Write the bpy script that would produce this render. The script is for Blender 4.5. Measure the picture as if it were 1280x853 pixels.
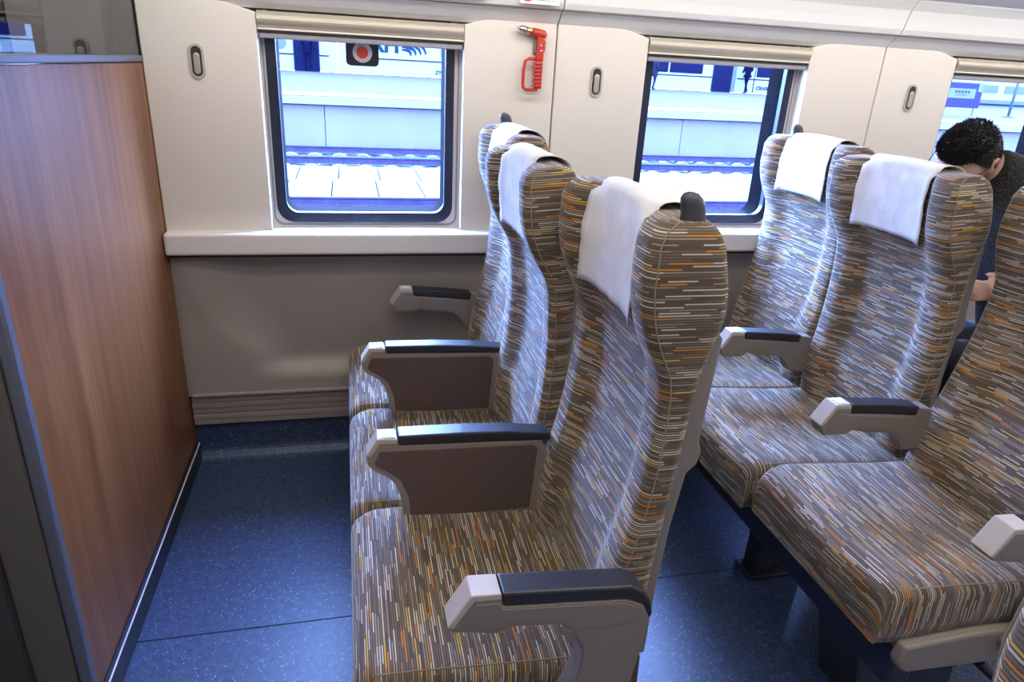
import bpy, bmesh, math, random
from mathutils import Vector, Matrix
random.seed(7)
sc = bpy.context.scene
for o in list(bpy.data.objects): bpy.data.objects.remove(o)

# ------------------------------------------------------------------ camera, world, exposure
cd = bpy.data.cameras.new('camera'); cam = bpy.data.objects.new('camera', cd)
sc.collection.objects.link(cam); sc.camera = cam
def cam_matrix(loc, yaw, pitch, roll):
    y, p, r = map(math.radians, (yaw, pitch, roll))
    f = Vector((math.sin(y)*math.cos(p), math.cos(y)*math.cos(p), math.sin(p)))
    ri = Vector((math.cos(y), -math.sin(y), 0)); up = ri.cross(f)
    r2 = math.cos(r)*ri + math.sin(r)*up; u2 = -math.sin(r)*ri + math.cos(r)*up
    m = Matrix((r2, u2, -f)).transposed().to_4x4(); m.translation = loc
    return m
cam.matrix_world = cam_matrix((-0.0205, -2.4232, 1.4143), 13.9559, -21.815, 3.134)
cd.sensor_width = 36.0; cd.lens = 852.06/1280*36; cd.clip_start = 0.02; cd.clip_end = 300

SKY = (0.31, 0.47, 1.0); SKY_STRENGTH = 108.0
CEIL_LIGHT = 7.4; RACK_LIGHT = 18.0
w = bpy.data.worlds.new('overcast_sky'); sc.world = w; w.use_nodes = True
bg = w.node_tree.nodes['Background']
bg.inputs[0].default_value = (*SKY, 1); bg.inputs[1].default_value = SKY_STRENGTH
sc.view_settings.view_transform = 'Standard'; sc.view_settings.look = 'None'
sc.view_settings.exposure = 0.0; sc.view_settings.gamma = 1.0
sc.view_settings.use_curve_mapping = False
sc.cycles.use_denoising = True
sc.cycles.max_bounces = 8; sc.cycles.diffuse_bounces = 5; sc.cycles.transparent_max_bounces = 12
sc.cycles.sample_clamp_indirect = 6.0

# ------------------------------------------------------------------ materials
def mat(name, col, rough=0.5, metal=0.0, spec=0.5, noise=0.0, nscale=40, bump=0.0, bscale=200, coat=0.0, emit=None, estr=0):
    m = bpy.data.materials.new(name); m.use_nodes = True
    nt = m.node_tree; b = nt.nodes['Principled BSDF']
    b.inputs['Base Color'].default_value = (*col, 1); b.inputs['Roughness'].default_value = rough
    b.inputs['Metallic'].default_value = metal; b.inputs['Specular IOR Level'].default_value = spec
    b.inputs['Coat Weight'].default_value = coat
    if emit: b.inputs['Emission Color'].default_value = (*emit, 1); b.inputs['Emission Strength'].default_value = estr
    if noise or bump:
        tc = nt.nodes.new('ShaderNodeTexCoord')
    if noise:
        n = nt.nodes.new('ShaderNodeTexNoise'); n.inputs['Scale'].default_value = nscale; n.inputs['Detail'].default_value = 5
        nt.links.new(tc.outputs['Object'], n.inputs['Vector'])
        r = nt.nodes.new('ShaderNodeMapRange'); r.inputs[1].default_value = 0.3; r.inputs[2].default_value = 0.7
        r.inputs[3].default_value = 1-noise; r.inputs[4].default_value = 1+noise
        nt.links.new(n.outputs[0], r.inputs[0])
        mx = nt.nodes.new('ShaderNodeMix'); mx.data_type = 'RGBA'; mx.blend_type = 'MULTIPLY'; mx.inputs[0].default_value = 1
        mx.inputs[6].default_value = (*col, 1); nt.links.new(r.outputs[0], mx.inputs[7])
        nt.links.new(mx.outputs[2], b.inputs['Base Color'])
    if bump:
        n2 = nt.nodes.new('ShaderNodeTexNoise'); n2.inputs['Scale'].default_value = bscale; n2.inputs['Detail'].default_value = 3
        nt.links.new(tc.outputs['Object'], n2.inputs['Vector'])
        bp = nt.nodes.new('ShaderNodeBump'); bp.inputs['Strength'].default_value = bump; bp.inputs['Distance'].default_value = 0.002
        nt.links.new(n2.outputs[0], bp.inputs['Height']); nt.links.new(bp.outputs[0], b.inputs['Normal'])
    return m

def math_node(nt, op, a, b=None):
    n = nt.nodes.new('ShaderNodeMath'); n.operation = op
    for i, v in enumerate((a, b)):
        if v is None: continue
        if isinstance(v, (int, float)): n.inputs[i].default_value = v
        else: nt.links.new(v, n.inputs[i])
    return n.outputs[0]

def ramp(nt, fac, stops, interp='LINEAR'):
    r = nt.nodes.new('ShaderNodeValToRGB'); e = r.color_ramp; e.interpolation = interp
    while len(e.elements) > 1: e.elements.remove(e.elements[0])
    e.elements[0].position = stops[0][0]; e.elements[0].color = (*stops[0][1], 1)
    for p, c in stops[1:]:
        k = e.elements.new(p); k.color = (*c, 1)
    nt.links.new(fac, r.inputs[0]); return r.outputs[0]

def fabric_material():
    m = bpy.data.materials.new('striped_seat_fabric'); m.use_nodes = True
    nt = m.node_tree; b = nt.nodes['Principled BSDF']; b.inputs['Roughness'].default_value = 0.85
    b.inputs['Specular IOR Level'].default_value = 0.25
    b.inputs['Sheen Weight'].default_value = 0.25; b.inputs['Sheen Roughness'].default_value = 0.4
    uv = nt.nodes.new('ShaderNodeUVMap'); sp = nt.nodes.new('ShaderNodeSeparateXYZ'); nt.links.new(uv.outputs[0], sp.inputs[0])
    oi = nt.nodes.new('ShaderNodeObjectInfo')
    u, v = sp.outputs[0], sp.outputs[1]
    P = 0.0044
    vs = math_node(nt, 'DIVIDE', v, P); row = math_node(nt, 'FLOOR', vs); fr = math_node(nt, 'FRACT', vs)
    rs = math_node(nt, 'ADD', row, math_node(nt, 'MULTIPLY', math_node(nt, 'FLOOR', math_node(nt, 'MULTIPLY', oi.outputs['Random'], 50)), 313))
    wn = nt.nodes.new('ShaderNodeTexWhiteNoise'); wn.noise_dimensions = '1D'; nt.links.new(rs, wn.inputs['W'])
    L = math_node(nt, 'ADD', math_node(nt, 'MULTIPLY', wn.outputs['Value'], 0.045), 0.036)
    cell = math_node(nt, 'FLOOR', math_node(nt, 'ADD', math_node(nt, 'DIVIDE', u, L), math_node(nt, 'MULTIPLY', wn.outputs['Value'], 371)))
    cx = nt.nodes.new('ShaderNodeCombineXYZ'); nt.links.new(cell, cx.inputs[0]); nt.links.new(rs, cx.inputs[1])
    w2 = nt.nodes.new('ShaderNodeTexWhiteNoise'); w2.noise_dimensions = '2D'; nt.links.new(cx.outputs[0], w2.inputs['Vector'])
    base = (0.098, 0.075, 0.054)
    col = ramp(nt, w2.outputs['Value'], [(0, base), (0.20, (0.165, 0.13, 0.095)), (0.46, (0.30, 0.255, 0.195)), (0.72, (0.56, 0.51, 0.42)), (0.915, (0.60, 0.21, 0.018)), (0.965, (0.60, 0.40, 0.06))], 'CONSTANT')
    wid = math_node(nt, 'ADD', math_node(nt, 'MULTIPLY', w2.outputs['Value'], 0.07), 0.195)
    mask = math_node(nt, 'LESS_THAN', math_node(nt, 'ABSOLUTE', math_node(nt, 'SUBTRACT', fr, 0.5)), wid)
    mx = nt.nodes.new('ShaderNodeMix'); mx.data_type = 'RGBA'; nt.links.new(mask, mx.inputs[0])
    mx.inputs[6].default_value = (*base, 1); nt.links.new(col, mx.inputs[7])
    nt.links.new(mx.outputs[2], b.inputs['Base Color'])
    bp = nt.nodes.new('ShaderNodeBump'); bp.inputs['Strength'].default_value = 0.25; bp.inputs['Distance'].default_value = 0.001
    nt.links.new(mask, bp.inputs['Height']); nt.links.new(bp.outputs[0], b.inputs['Normal'])
    return m

def floor_material():
    m = bpy.data.materials.new('speckled_vinyl_floor'); m.use_nodes = True
    nt = m.node_tree; b = nt.nodes['Principled BSDF']; b.inputs['Roughness'].default_value = 0.42
    b.inputs['Specular IOR Level'].default_value = 0.6
    tc = nt.nodes.new('ShaderNodeTexCoord')
    v = nt.nodes.new('ShaderNodeTexVoronoi'); v.inputs['Scale'].default_value = 170; nt.links.new(tc.outputs['Object'], v.inputs['Vector'])
    sep = nt.nodes.new('ShaderNodeSeparateColor'); nt.links.new(v.outputs['Color'], sep.inputs[0])
    rad = math_node(nt, 'MULTIPLY', sep.outputs[0], 0.26)
    dot = math_node(nt, 'MULTIPLY', math_node(nt, 'LESS_THAN', v.outputs['Distance'], rad), math_node(nt, 'GREATER_THAN', sep.outputs[1], 0.40))
    n = nt.nodes.new('ShaderNodeTexNoise'); n.inputs['Scale'].default_value = 60; n.inputs['Detail'].default_value = 6; nt.links.new(tc.outputs['Object'], n.inputs['Vector'])
    basec = ramp(nt, n.outputs[0], [(0.3, (0.022, 0.042, 0.100)), (0.7, (0.046, 0.080, 0.175))])
    mx = nt.nodes.new('ShaderNodeMix'); mx.data_type = 'RGBA'; nt.links.new(dot, mx.inputs[0]); nt.links.new(basec, mx.inputs[6])
    mx.inputs[7].default_value = (0.5, 0.54, 0.6, 1); nt.links.new(mx.outputs[2], b.inputs['Base Color'])
    bp = nt.nodes.new('ShaderNodeBump'); bp.inputs['Strength'].default_value = 0.12; bp.inputs['Distance'].default_value = 0.002
    nt.links.new(n.outputs[0], bp.inputs['Height']); nt.links.new(bp.outputs[0], b.inputs['Normal'])
    return m

def wood_material():
    m = bpy.data.materials.new('wood_laminate'); m.use_nodes = True
    nt = m.node_tree; b = nt.nodes['Principled BSDF']; b.inputs['Roughness'].default_value = 0.36; b.inputs['Specular IOR Level'].default_value = 0.4
    tc = nt.nodes.new('ShaderNodeTexCoord'); mp = nt.nodes.new('ShaderNodeMapping'); mp.inputs['Scale'].default_value = (1, 9, 0.22)
    nt.links.new(tc.outputs['Object'], mp.inputs[0])
    n = nt.nodes.new('ShaderNodeTexNoise'); n.inputs['Scale'].default_value = 2.6; n.inputs['Detail'].default_value = 7; n.inputs['Roughness'].default_value = 0.62
    nt.links.new(mp.outputs[0], n.inputs['Vector'])
    mp2 = nt.nodes.new('ShaderNodeMapping'); mp2.inputs['Scale'].default_value = (1, 160, 5); nt.links.new(tc.outputs['Object'], mp2.inputs[0])
    n2 = nt.nodes.new('ShaderNodeTexNoise'); n2.inputs['Scale'].default_value = 2; n2.inputs['Detail'].default_value = 3; nt.links.new(mp2.outputs[0], n2.inputs['Vector'])
    c1 = ramp(nt, n.outputs[0], [(0.30, (0.140, 0.048, 0.013)), (0.5, (0.215, 0.080, 0.024)), (0.72, (0.30, 0.130, 0.048))])
    c2 = ramp(nt, n2.outputs[0], [(0.35, (0.72, 0.70, 0.68)), (0.65, (1.12, 1.1, 1.08))])
    mx = nt.nodes.new('ShaderNodeMix'); mx.data_type = 'RGBA'; mx.blend_type = 'MULTIPLY'; mx.inputs[0].default_value = 1
    nt.links.new(c1, mx.inputs[6]); nt.links.new(c2, mx.inputs[7]); nt.links.new(mx.outputs[2], b.inputs['Base Color'])
    return m

def glass_material(name, tint, ior=1.5, boost=1.0):
    m = bpy.data.materials.new(name); m.use_nodes = True
    nt = m.node_tree; nt.nodes.remove(nt.nodes['Principled BSDF']); out = nt.nodes['Material Output']
    t = nt.nodes.new('ShaderNodeBsdfTransparent'); t.inputs[0].default_value = (*tint, 1)
    g = nt.nodes.new('ShaderNodeBsdfGlossy'); g.inputs['Roughness'].default_value = 0.01
    f = nt.nodes.new('ShaderNodeFresnel'); f.inputs[0].default_value = ior
    mx = nt.nodes.new('ShaderNodeMixShader')
    ge = nt.nodes.new('ShaderNodeNewGeometry')             # the pane's inner face would add total reflection that real glass does not have
    nt.links.new(math_node(nt, 'MULTIPLY', math_node(nt, 'MULTIPLY', f.outputs[0], boost), math_node(nt, 'SUBTRACT', 1.0, ge.outputs['Backfacing'])), mx.inputs[0])
    nt.links.new(t.outputs[0], mx.inputs[1]); nt.links.new(g.outputs[0], mx.inputs[2]); nt.links.new(mx.outputs[0], out.inputs[0])
    return m

def sweater_material():
    m = bpy.data.materials.new('flecked_knit'); m.use_nodes = True
    nt = m.node_tree; b = nt.nodes['Principled BSDF']; b.inputs['Roughness'].default_value = 0.95
    tc = nt.nodes.new('ShaderNodeTexCoord'); n = nt.nodes.new('ShaderNodeTexNoise'); n.inputs['Scale'].default_value = 230; n.inputs['Detail'].default_value = 2
    nt.links.new(tc.outputs['Object'], n.inputs['Vector'])
    nt.links.new(ramp(nt, n.outputs[0], [(0.45, (0.007, 0.007, 0.009)), (0.66, (0.06, 0.058, 0.06))]), b.inputs['Base Color'])
    return m

M = {}
M['fabric'] = fabric_material(); M['floor'] = floor_material(); M['wood'] = wood_material()
M['piping'] = mat('seam_piping', (0.24, 0.205, 0.16), 0.9)
M['cover'] = mat('nonwoven_white_cloth', (0.74, 0.75, 0.77), 0.95, spec=0.1, noise=0.09, nscale=16, bump=0.3, bscale=60)
M['white'] = mat('warm_white_plastic', (0.71, 0.67, 0.625), 0.5, bump=0.05, bscale=500)
M['band'] = mat('gloss_white_panel', (0.85, 0.85, 0.84), 0.4)
M['sill'] = mat('white_sill_plastic', (0.78, 0.76, 0.75), 0.42)
M['lower'] = mat('greige_wall_panel', (0.36, 0.325, 0.285), 0.6, bump=0.12, bscale=700)
M['kick'] = mat('greige_kick_strip', (0.33, 0.29, 0.26), 0.55)
M['dark'] = mat('dark_gap', (0.03, 0.028, 0.026), 0.9)
M['seam'] = mat('panel_joint', (0.20, 0.17, 0.13), 0.8)
M['grey'] = mat('grey_seat_plastic', (0.215, 0.19, 0.165), 0.5, bump=0.25, bscale=900)
M['lightgrey'] = mat('pale_armrest_plastic', (0.46, 0.425, 0.38), 0.42, bump=0.1, bscale=900)
M['taupe'] = mat('taupe_armrest_plastic', (0.25, 0.21, 0.18), 0.5, bump=0.1, bscale=900)
M['mesh'] = mat('brown_mesh_insert', (0.11, 0.073, 0.06), 0.85, noise=0.35, nscale=420, bump=0.6, bscale=420)
M['pad'] = mat('black_armrest_pad', (0.022, 0.023, 0.027), 0.38, bump=0.08, bscale=900)
M['handle'] = mat('charcoal_rubber', (0.045, 0.047, 0.055), 0.45, bump=0.15, bscale=700)
M['navy'] = mat('navy_painted_steel', (0.018, 0.022, 0.036), 0.45)
M['metal'] = mat('brushed_aluminium', (0.52, 0.53, 0.56), 0.32, 1.0)
M['rail_blue'] = mat('anodised_edge', (0.15, 0.165, 0.21), 0.4, 0.5)
M['post'] = mat('grey_partition_post', (0.085, 0.078, 0.068), 0.5, bump=0.1, bscale=500)
M['gasket'] = mat('black_window_rubber', (0.012, 0.016, 0.028), 0.35)
M['outerseal'] = mat('matt_black_outer_seal', (0.0012, 0.0014, 0.002), 0.9, spec=0.02)
M['blind'] = mat('beige_blind_casing', (0.46, 0.42, 0.35), 0.35, 0.35)
M['blindrim'] = mat('pale_blind_rim', (0.72, 0.69, 0.62), 0.35)
M['blindhem'] = mat('mauve_grey_hem_bar', (0.30, 0.29, 0.33), 0.45)
M['hookrim'] = mat('grey_hook_surround', (0.48, 0.46, 0.44), 0.35, 0.2)
M['hookin'] = mat('hook_recess', (0.035, 0.033, 0.03), 0.6)
M['hook'] = mat('satin_hook', (0.55, 0.53, 0.50), 0.3, 0.6)
M['red'] = mat('signal_red_plastic', (0.50, 0.034, 0.018), 0.4)
M['chrome'] = mat('chrome', (0.72, 0.70, 0.68), 0.18, 1.0)
M['brass'] = mat('brass_collar', (0.75, 0.58, 0.25), 0.3, 1.0)
M['black'] = mat('black_print', (0.015, 0.015, 0.02), 0.5)
M['paper'] = mat('white_print', (0.85, 0.86, 0.86), 0.5)
M['bluerim'] = mat('blue_print', (0.03, 0.10, 0.45), 0.5)
M['redprint'] = mat('red_print', (0.80, 0.06, 0.03), 0.5)
M['greenprint'] = mat('green_print', (0.05, 0.45, 0.20), 0.5)
M['ceiling'] = mat('ceiling_white', (0.80, 0.80, 0.80), 0.6)
M['rack'] = mat('rack_grey_white', (0.62, 0.65, 0.70), 0.35)
M['lamp'] = mat('lamp_diffuser', (0.9, 0.9, 0.9), 0.5, emit=(1.0, 0.915, 0.82), estr=CEIL_LIGHT)
M['racklamp'] = mat('rack_lamp_diffuser', (0.9, 0.9, 0.9), 0.5, emit=(1.0, 0.95, 0.88), estr=RACK_LIGHT)
M['glass'] = glass_material('window_glass', (0.86, 0.93, 1.0), 1.45, 0.5)
M['darkglass'] = glass_material('partition_glass', (0.48, 0.52, 0.56), 1.5, 1.2)
M['skin'] = mat('skin', (0.60, 0.36, 0.26), 0.5)
M['hair'] = mat('black_hair', (0.017, 0.016, 0.018), 0.5)
M['sweater'] = sweater_material()
M['trousers'] = mat('dark_trousers', (0.02, 0.021, 0.03), 0.9)
M['ballast'] = mat('pale_ballast', (0.01355, 0.01716, 0.01650), 0.9, spec=0.02, noise=0.8, nscale=9)
M['concrete'] = mat('pale_concrete', (0.04620, 0.04950, 0.04125), 0.9, spec=0.02, noise=0.1, nscale=2)
M['platwall'] = mat('platform_wall_paint', (0.04665, 0.04123, 0.03740), 0.85, spec=0.02, noise=0.06, nscale=1)
M['plattop'] = mat('platform_paving', (0.02002, 0.01711, 0.01560), 0.85, spec=0.02, noise=0.06, nscale=1.5)
M['platlip'] = mat('platform_edge_concrete', (0.05712, 0.04954, 0.04440), 0.85, spec=0.02)
M['steelrail'] = mat('weathered_rail', (0.01277, 0.00958, 0.01824), 0.6, spec=0.02, noise=0.2, nscale=6)
M['trainwhite'] = mat('train_white', (0.06468, 0.06600, 0.05280), 0.6, spec=0.02)
M['trainblue'] = mat('train_blue_stripe', (0.00112, 0.00360, 0.00750), 0.6, spec=0.01)
M['trainlogo'] = mat('train_blue_lettering', (0.00168, 0.00600, 0.01100), 0.6, spec=0.01)
M['trainwin'] = mat('train_dark_window', (0.00067, 0.00096, 0.00600), 0.5, spec=0.01)
M['trainpale'] = mat('train_pale_window', (0.02352, 0.02683, 0.02700), 0.5, spec=0.02)
M['cloth_blue'] = mat('slate_blue_coat', (0.00336, 0.00330, 0.00800), 0.9, spec=0.01)
M['cloth_dark'] = mat('dark_blue_clothes', (0.00034, 0.00048, 0.00400), 0.9, spec=0.01)
M['signpurple'] = mat('purple_board', (0.00616, 0.00480, 0.01750), 0.5, spec=0.02)
M['signpale'] = mat('pale_sign_board', (0.02800, 0.03240, 0.02700), 0.5, spec=0.02)

# ------------------------------------------------------------------ builders
class MB:
    """collects geometry; build() links it as one mesh object"""
    def __init__(s): s.V = []; s.F = []; s.UV = {}; s.S = []; s.MI = []
    def add(s, V, F, uv=None, smooth=False, mi=0):
        o = len(s.V); s.V += [tuple(v) for v in V]
        for k, f in enumerate(F):
            if uv: s.UV[len(s.F)] = uv[k]
            s.F.append(tuple(i+o for i in f)); s.S.append(smooth); s.MI.append(mi)
        return s
    def addbm(s, bm, smooth=False, mi=0):
        bm.verts.index_update()
        s.add([v.co[:] for v in bm.verts], [[v.index for v in f.verts] for f in bm.faces], None, smooth, mi); bm.free(); return s
    def box(s, a, b, bev=0.0, seg=2, mi=0, smooth=False):
        bm = bmesh.new(); bmesh.ops.create_cube(bm, size=1)
        for v in bm.verts: v.co = Vector([(a[i]+b[i])/2 + v.co[i]*(b[i]-a[i]) for i in range(3)])
        if bev: bmesh.ops.bevel(bm, geom=bm.edges[:], offset=bev, segments=seg, profile=0.5, affect='EDGES')
        return s.addbm(bm, smooth, mi)
    def prism(s, poly, plane, a, b, bev=0.0, seg=2, mi=0, smooth=False):
        def P(p, t): return {'xz': (p[0], t, p[1]), 'yz': (t, p[0], p[1]), 'xy': (p[0], p[1], t)}[plane]
        bm = bmesh.new(); A = [bm.verts.new(P(p, a)) for p in poly]; B = [bm.verts.new(P(p, b)) for p in poly]
        n = len(poly); bm.faces.new(A); bm.faces.new(B[::-1])
        for i in range(n): bm.faces.new((A[i], B[i], B[(i+1) % n], A[(i+1) % n]))
        bmesh.ops.recalc_face_normals(bm, faces=bm.faces[:])
        if bev:
            fs = [f for f in bm.faces if len(f.verts) == n and n != 4 or False]
            es = [e for e in bm.edges if e.calc_face_angle(0) > 0.5]
            bmesh.ops.bevel(bm, geom=es, offset=bev, segments=seg, profile=0.5, affect='EDGES')
        return s.addbm(bm, smooth, mi)
    def tube(s, pts, r, n=8, mi=0, closed=False, caps=True):
        pts = [Vector(p) for p in pts]; m = len(pts); rr = r if isinstance(r, (list, tuple)) else [r]*m
        V = []; F = []; up = None
        for i, p in enumerate(pts):
            t = (pts[(i+1) % m] - pts[i-1]) if closed else (pts[min(i+1, m-1)] - pts[max(i-1, 0)])
            t.normalize()
            if up is None: up = t.orthogonal()
            a = (up - t*up.dot(t)); a = a.normalized() if a.length > 1e-6 else t.orthogonal().normalized()
            up = a; b = t.cross(a)
            for k in range(n):
                an = 2*math.pi*k/n; V.append(p + (a*math.cos(an) + b*math.sin(an))*rr[i])
        for i in range(m if closed else m-1):
            j = (i+1) % m
            for k in range(n): F.append((i*n+k, i*n+(k+1) % n, j*n+(k+1) % n, j*n+k))
        if not closed and caps: F.append(tuple(range(n))[::-1]); F.append(tuple((m-1)*n+k for k in range(n)))
        return s.add(V, F, None, True, mi)
    def ellipsoid(s, c, r, rot=None, nu=16, nv=10, mi=0):
        V = []; F = []
        for j in range(nv+1):
            th = math.pi*j/nv
            for i in range(nu):
                ph = 2*math.pi*i/nu
                v = Vector((r[0]*math.sin(th)*math.cos(ph), r[1]*math.sin(th)*math.sin(ph), r[2]*math.cos(th)))
                if rot: v = rot @ v
                V.append(v + Vector(c))
        for j in range(nv):
            for i in range(nu): F.append((j*nu+i, (j+1)*nu+i, (j+1)*nu+(i+1) % nu, j*nu+(i+1) % nu))
        return s.add(V, F, None, True, mi)
    def ring(s, outer, inner, plane, a, b, mi=0):
        """extruded closed band between two outlines of equal length"""
        n = len(outer)
        def P(p, t): return {'xz': (p[0], t, p[1]), 'yz': (t, p[0], p[1]), 'xy': (p[0], p[1], t)}[plane]
        V = [P(p, a) for p in outer] + [P(p, a) for p in inner] + [P(p, b) for p in outer] + [P(p, b) for p in inner]; F = []
        for i in range(n):
            j = (i+1) % n
            F += [(i, j, n+j, n+i), (2*n+j, 2*n+i, 3*n+i, 3*n+j), (j, i, 2*n+i, 2*n+j), (n+i, n+j, 3*n+j, 3*n+i)]
        return s.add(V, F, None, False, mi)
    def build(s, name, m, parent=None, fix=True):
        me = bpy.data.meshes.new(name); me.from_pydata(s.V, [], s.F)
        ms = m if isinstance(m, (list, tuple)) else [m]
        for x in ms: me.materials.append(x)
        me.polygons.foreach_set('use_smooth', s.S)
        me.polygons.foreach_set('material_index', s.MI)
        if s.UV:
            ul = me.uv_layers.new(name='UVMap')
            for p in me.polygons:
                if p.index in s.UV:
                    for k, li in enumerate(p.loop_indices): ul.data[li].uv = s.UV[p.index][k]
        elif fix:
            bm = bmesh.new(); bm.from_mesh(me); bmesh.ops.recalc_face_normals(bm, faces=bm.faces[:]); bm.to_mesh(me); bm.free()
        me.update()
        return link(name, me, parent)

def link(name, data, parent=None):
    o = bpy.data.objects.new(name, data); sc.collection.objects.link(o)
    if parent: o.parent = parent
    return o
def empty(name, loc=(0, 0, 0), rz=0):
    o = link(name, None); o.location = loc; o.rotation_euler = (0, 0, rz); o.empty_display_size = 0.05; return o
def tag(o, label=None, cat=None, group=None, kind=None):
    if label: o['label'] = label
    if cat: o['category'] = cat
    if group: o['group'] = group
    if kind: o['kind'] = kind
    return o
def copy_tree(o, parent=None):
    c = o.copy(); sc.collection.objects.link(c); c.parent = parent
    for ch in o.children: copy_tree(ch, c)
    return c
def rrect(x0, z0, x1, z1, r, n=6):
    P = []
    for cx, cz, a0 in ((x1-r, z1-r, 0), (x0+r, z1-r, 90), (x0+r, z0+r, 180), (x1-r, z0+r, 270)):
        for k in range(n+1):
            a = math.radians(a0 + 90*k/n); P.append((cx + r*math.cos(a), cz + r*math.sin(a)))
    return P
def text(name, body, size, m, parent, loc, rot, extrude=0.0005, align='LEFT', bold=0.0):
    cu = bpy.data.curves.new(name, 'FONT'); cu.body = body; cu.size = size; cu.extrude = extrude; cu.align_x = align; cu.offset = bold
    t = bpy.data.objects.new(name, cu); sc.collection.objects.link(t)
    dg = bpy.context.evaluated_depsgraph_get(); me = bpy.data.meshes.new_from_object(t.evaluated_get(dg))
    bpy.data.objects.remove(t); me.materials.clear(); me.materials.append(m)
    o = link(name, me, parent); o.location = loc; o.rotation_euler = rot; return o
def sstep(t): t = max(0.0, min(1.0, t)); return t*t*(3-2*t)
def interp(tab, t, k):
    """Catmull-Rom through rows of tab (first column is the parameter)"""
    n = len(tab)
    for i in range(n-1):
        if t <= tab[i+1][0] or i == n-2:
            a, b = tab[i], tab[i+1]; h = b[0]-a[0]; s = (t-a[0])/h
            p, q = tab[max(i-1, 0)], tab[min(i+2, n-1)]
            ma = (b[k]-p[k])/(b[0]-p[0])*h; mb = (q[k]-a[k])/(q[0]-a[0])*h
            return (2*s**3-3*s*s+1)*a[k] + (s**3-2*s*s+s)*ma + (-2*s**3+3*s*s)*b[k] + (s**3-s*s)*mb
def loft(mb, rings, us, vs, closed=True, smooth=True, mi=0, seam=None):
    """rings of points -> faces with uv (us[i][j], vs[i])"""
    n = len(rings[0]); V = [p for r in rings for p in r]; F = []; UV = []
    for i in range(len(rings)-1):
        for j in range(n if closed else n-1):
            k = (j+1) % n
            F.append((i*n+j, i*n+k, (i+1)*n+k, (i+1)*n+j))
            p, q = (us[i][n], us[i+1][n]) if seam is not None and j >= seam else (0, 0)   # pattern runs on across the first point; its joint lies at 'seam'
            UV.append([(us[i][j]-p, vs[i]), (us[i][j+1]-p, vs[i]), (us[i+1][j+1]-q, vs[i+1]), (us[i+1][j]-q, vs[i+1])])
    mb.add(V, F, UV, smooth, mi)
    return V
PITCH = 1.2644           # window spacing along the car
def wdx(k): return k*PITCH + (0.065 if k < 0 else 0)   # the bay behind the partition is a little narrower
HP = math.pi/2

# ================================================================== THE CAR'S SHELL
XL, XR = -2.2, 5.2; YB = -3.2; ZC = 2.22
WX0, WX1, WZ0, WZ1 = -0.275, 0.355, 0.868, 1.542
# floor: two sheets of vinyl with a welded joint between them
fl = MB().box((XL, YB, -0.06), (XR, 0.02, -0.004)).build('floor', M['dark']); tag(fl, kind='structure')
for a, b in ((YB, -0.927), (-0.923, -0.045)):
    MB().box((XL, a, -0.004), (XR, b, 0.0)).build('floor_sheet', M['floor'], fl)
# cove: the vinyl turned up against the window wall
prof = [(-0.075, 0.0)] + [(-0.075+0.05*math.sin(math.radians(a)), 0.05-0.05*math.cos(math.radians(a))) for a in range(0, 91, 15)] + [(-0.028, 0.148), (0.0, 0.148), (0.0, 0.0)]
cv = MB().prism(prof, 'yz', -0.60, XR).build('baseboard_back', M['floor']); tag(cv, kind='structure')

# window wall: outer skin with three openings
ws = MB()
ends = [XL] + [e for k in range(-1, 4) for e in (WX0+0.02+wdx(k), WX1-0.02+wdx(k))] + [XR]
for i in range(0, len(ends), 2): ws.box((ends[i], 0.03, 0), (ends[i+1], 0.09, ZC))
for k in range(-1, 4):
    a, b = WX0+0.02+wdx(k), WX1-0.02+wdx(k)
    ws.box((a, 0.03, 0), (b, 0.09, 0.885)); ws.box((a, 0.03, 1.53), (b, 0.09, ZC))
wall = ws.build('wall_back', M['seam']); tag(wall, kind='structure')
# pillar panels, arched at the top, split by a joint
def pillar(cx, x0, x1, holes=()):
    def arc(x): return 1.578 - 0.040*((x-cx)/0.30)**2
    poly = [(x0, 0.80), (x1, 0.80)] + [(x1+(x0-x1)*t/10, arc(x1+(x0-x1)*t/10)) for t in range(11)]
    return MB().prism(poly, 'xz', -0.06, 0.025, 0.004, 2).build('wall_panel', M['white'], wall)
for k in range(-1, 4):
    c = 0.6635 + k*PITCH
    pillar(c, WX1+wdx(k), c-0.0022 if k >= 0 else -0.694)
    pillar(c, c+0.0022 if k >= 0 else -0.603, WX0+(k+1)*PITCH if k < 3 else XR)
MB().box((-0.6, 0.0, 0.8), (XR, 0.005, 0.87)).build('panel_backing', M['seam'], wall)
# lower panel with its moulded knee recess
lp = MB(); nx, nz = 150, 30; V = []; F = []
LX0, LX1, LZ0, LZ1 = -0.592, 4.9, 0.268, 0.80
for i in range(nx+1):
    x = LX0 + (LX1-LX0)*(i/nx)**1.6
    for j in range(nz+1):
        z = LZ0 + (LZ1-LZ0)*j/nz
        xl = -0.33 - 0.16*sstep((z-0.40)/0.28)
        d = 0.050*sstep((x-xl+0.08)/0.22)*sstep((z-0.335)/0.065)
        V.append((x, -0.060 + d, z))
for i in range(nx):
    for j in range(nz):
        a = i*(nz+1)+j; F.append((a, a+nz+1, a+nz+2, a+1))
lp.add(V, F, None, True); lp.box((LX0, -0.008, LZ0), (LX1, 0.0, LZ1)); lp.box((LX0, -0.066, LZ0), (LX1, -0.054, LZ0+0.012), 0.003)
lp.build('lower_panel', M['lower'], wall, fix=False)
MB().prism([(-0.604, 0.27), (-0.590, 0.27), (-0.590, 0.795), (-0.604, 0.795)], 'xz', -0.056, 0.0).build('edge_strip', M['lower'], wall)
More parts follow.
